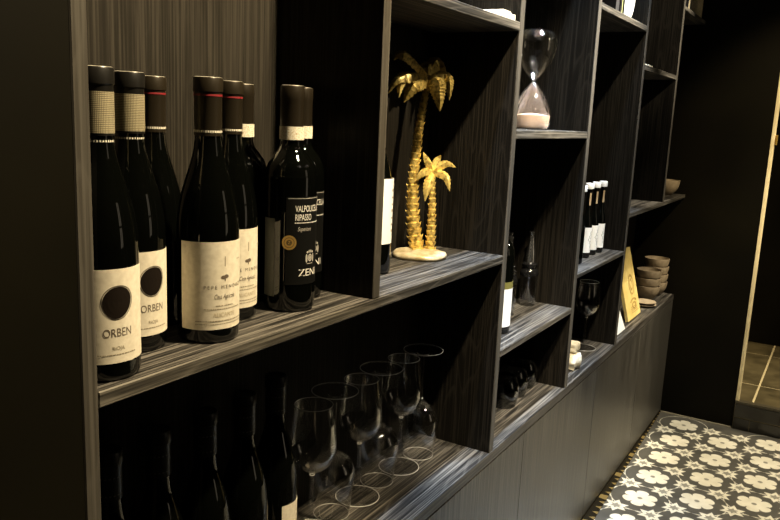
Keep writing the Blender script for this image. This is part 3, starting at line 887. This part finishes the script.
# white vase and dark books
GBk = 'books standing on the upper shelves'
def book(label, x0, x1, z, h, d, cover, spine=None, y0=.012):
    t = thing('book', label, 'book', ((x0 + x1)/2, y0 + d/2, z + .0003), 0, GBk)
    w = (x1 - x0)/2; bm = bmesh.new()
    box(bm, -w, -w + .003, -d/2, d/2, 0, h); box(bm, w - .003, w, -d/2, d/2, 0, h)
    box(bm, -w + .003, w - .003, d/2 - .003, d/2, 0, h)
    mesh_obj('cover', bm, cover, t)
    bm = bmesh.new(); box(bm, -w + .0032, w - .0032, -d/2 + .004, d/2 - .0035, .003, h - .004); mesh_obj('page_block', bm, spine or pages, t)
    return t
book('black book left of the white vase on the upper shelf', 2.175, 2.225, 1.5818, .20, .13, book_black, book_black)
book('thin black book with green stripe touching the white vase', 2.232, 2.262, 1.5818, .19, .13, book_black, book_green)
p = [(0,0)] + sm([(.055,0),(.062,.015),(.0665,.05),(.066,.085),(.058,.125),(.042,.16),(.034,.18),(.037,.2)], 5)
q = sm([(.034,.2),(.031,.18),(.039,.16),(.055,.125),(.062,.085),(.062,.05),(.055,.012)], 5)
o = mesh_obj('vase', lathe(p + q + [(0,.008)], 48), white_cer, None, True, (2.349, .075, 1.5820), 50)
tag(o, 'rounded white ceramic vase at the top edge of the photo', 'vase')
book('cream paged book beside the upright, far top shelf', 3.150, 3.205, 1.7170, .22, .15, book_black, pages)
book('thick cream paged book at the right end of the far top shelf', 3.335, 3.445, 1.7170, .24, .15, pages, pages)
bm = bmesh.new(); box(bm, -.035, .035, -.03, .03, 0, .006, bev=.001)
o = mesh_obj('paper_slip', bm, newmat('white_slip', (.8,.76,.62), .6), None, False, (2.615, .035, 1.4670)); tag(o, 'small white paper slip on the high shelf in the fifth bay', 'paper')

# ------------------------------------------------------------------ light
def spot(name, loc, aim, power, col, deg, blend=.5, size=.03):
    l = bpy.data.lights.new(name, 'SPOT'); l.energy = power; l.color = col
    l.spot_size = math.radians(deg); l.spot_blend = blend; l.shadow_soft_size = size
    o = bpy.data.objects.new(name, l); o.location = loc
    d = Vector(aim) - Vector(loc); o.rotation_euler = d.to_track_quat('-Z', 'Y').to_euler()
    COL.objects.link(o); return o
WARM, NEUT, COOL = (1, .80, .50), (1, .88, .68), (.60, .76, 1)
spot('track_or_fill_spot', (.995, -.66, 2.50), (.68, .12, 1.12), 330, WARM, 42, .6)
spot('track_or_fill_spot', (.72, -.62, 2.50), (1.46, .05, 1.10), 270, (1, .83, .57), 27, .6)
spot('track_or_fill_spot', (1.45, -.52, 2.50), (2.0, .05, .95), 150, NEUT, 30, .6)
spot('track_or_fill_spot', (1.98, -.52, 2.50), (2.5, .05, 1.0), 130, NEUT, 30, .6)
spot('track_or_fill_spot', (1.90, -1.30, 2.40), (1.355, .13, 1.28), 130, WARM, 12, .7)
spot('track_or_fill_spot', (2.75, -1.10, 2.50), (2.95, .0, 1.68), 300, NEUT, 24, .8)  # added to brighten the upper right shelves and books
spot('track_or_fill_spot', (2.35, -1.05, 2.45), (3.47, -.31, 1.25), 160, WARM, 30, .8)  # added to brighten the doorway casing up to its top
spot('track_or_fill_spot', (3.05, -1.50, 2.40), (2.0, 0, 1.62), 950, NEUT, 27, .9)  # added low-angle fill for the front edges of shelves and uprights
spot('track_or_fill_spot', (2.90, -.40, 2.50), (2.98, .05, .60), 150, NEUT, 17, .7)
spot('downlight', (1.30, -.20, 2.58), (1.32, .06, .9), 260, COOL, 28, .6)
spot('downlight', (1.85, -.20, 2.58), (1.80, .05, .8), 300, COOL, 34, .6)
spot('downlight', (2.35, -.20, 2.58), (2.30, .05, .8), 140, COOL, 32, .6)
spot('downlight', (2.95, -1.1, 2.58), (3.14, -.68, 0), 300, (1, .86, .62), 56, .6)
spot('passage_lamp', (3.95, -.75, 2.4), (3.9, -.5, .1), 100, WARM, 80, .6)
spot('downlight', (1.65, -.85, 2.58), (1.70, -.02, .2), 230, NEUT, 30, .9)
# bulbs of two room lamps behind the photographer, seen only as glints in the glass
bulb = bpy.data.materials.new('warm_bulb'); bulb.use_nodes = True
bb = bulb.node_tree.nodes['Principled BSDF']; bb.inputs['Emission Color'].default_value = (1, .86, .62, 1); bb.inputs['Emission Strength'].default_value = 45; bb.inputs['Base Color'].default_value = (1, 1, 1, 1)
def chandelier(label, loc):
    t = thing('pendant_lamp', label, 'lamp', loc, 0, 'pendant lamps over the room')
    bm = bmesh.new(); lathe([(0,.0),(.012,.0),(.012,ZC - loc[2] - .002),(0,ZC - loc[2] - .002)], 12, bm); mesh_obj('stem', bm, foil_black, t)
    bm = bmesh.new(); lathe([(.20,-.006),(.21,-.006),(.21,.006),(.20,.006),(.20,-.006)], 32, bm)
    for k in range(3):
        a = PI*k/3; d = Vector((math.cos(a), math.sin(a), 0))*.203
        tube(bm, [-d, d*0.0, d], .005, 6)
    mesh_obj('ring', bm, foil_black, t)
    for k in range(6):
        a = 2*PI*k/6
        b = mesh_obj('bulb', lathe([(0,-.030),(.008,-.028),(.0125,-.02),(.011,-.012),(.007,-.006),(0,-.006)], 14), bulb, t, True)
        b.location = (.205*math.cos(a), .205*math.sin(a), 0)
chandelier('round black pendant lamp with six bulbs, nearer the left wall', (.65, -1.35, 2.25))
chandelier('round black pendant lamp with six bulbs, nearer the doorway', (2.0, -1.45, 2.25))
# unseen lit window added to the far wall for tall streaks on bottles
win = bpy.data.materials.new('added_window_glow'); win.use_nodes = True
wb = win.node_tree.nodes['Principled BSDF']; wb.inputs['Base Color'].default_value = (.02, .02, .02, 1); wb.inputs['Emission Color'].default_value = (1, .84, .6, 1); wb.inputs['Emission Strength'].default_value = .8
bm = bmesh.new(); box(bm, 1.75, 2.25, YF, YF + .01, .7, 2.2); struct(mesh_obj('window_added', bm, win))
bm = bmesh.new()
for x in (1.70, 1.975, 2.25): box(bm, x, x + .05, YF, YF + .05, .65, 2.25)
for z in (.65, 1.4, 2.2): box(bm, 1.7505, 2.2495, YF + .012, YF + .045, z, z + .05)
struct(mesh_obj('trim_window_added', bm, book_black))
SC.cycles.transparent_max_bounces = 40
w = bpy.data.worlds.new('room_air'); SC.world = w; w.use_nodes = True
w.node_tree.nodes['Background'].inputs[0].default_value = (.05, .045, .04, 1); w.node_tree.nodes['Background'].inputs[1].default_value = .2

# ------------------------------------------------------------------ camera
cam = bpy.data.cameras.new('camera'); cam.sensor_width = 36; cam.lens = 761.7*36/780*.997; cam.clip_start = .02
co = bpy.data.objects.new('camera', cam); COL.objects.link(co)
r = Vector((.51882787, -.85377191, .04348746)); u = Vector((.13759037, .13360235, .98143736)); f = Vector((.84373368, .5032136, -.18678742))
m = Matrix(((r.x, u.x, -f.x, 0), (r.y, u.y, -f.y, -.6), (r.z, u.z, -f.z, 1.27474), (0, 0, 0, 1)))
co.matrix_world = m
SC.camera = co
SC.view_settings.view_transform = 'Standard'; SC.view_settings.look = 'None'
SC.view_settings.gamma = 1; SC.view_settings.use_curve_mapping = False
SC.view_settings.exposure = 0
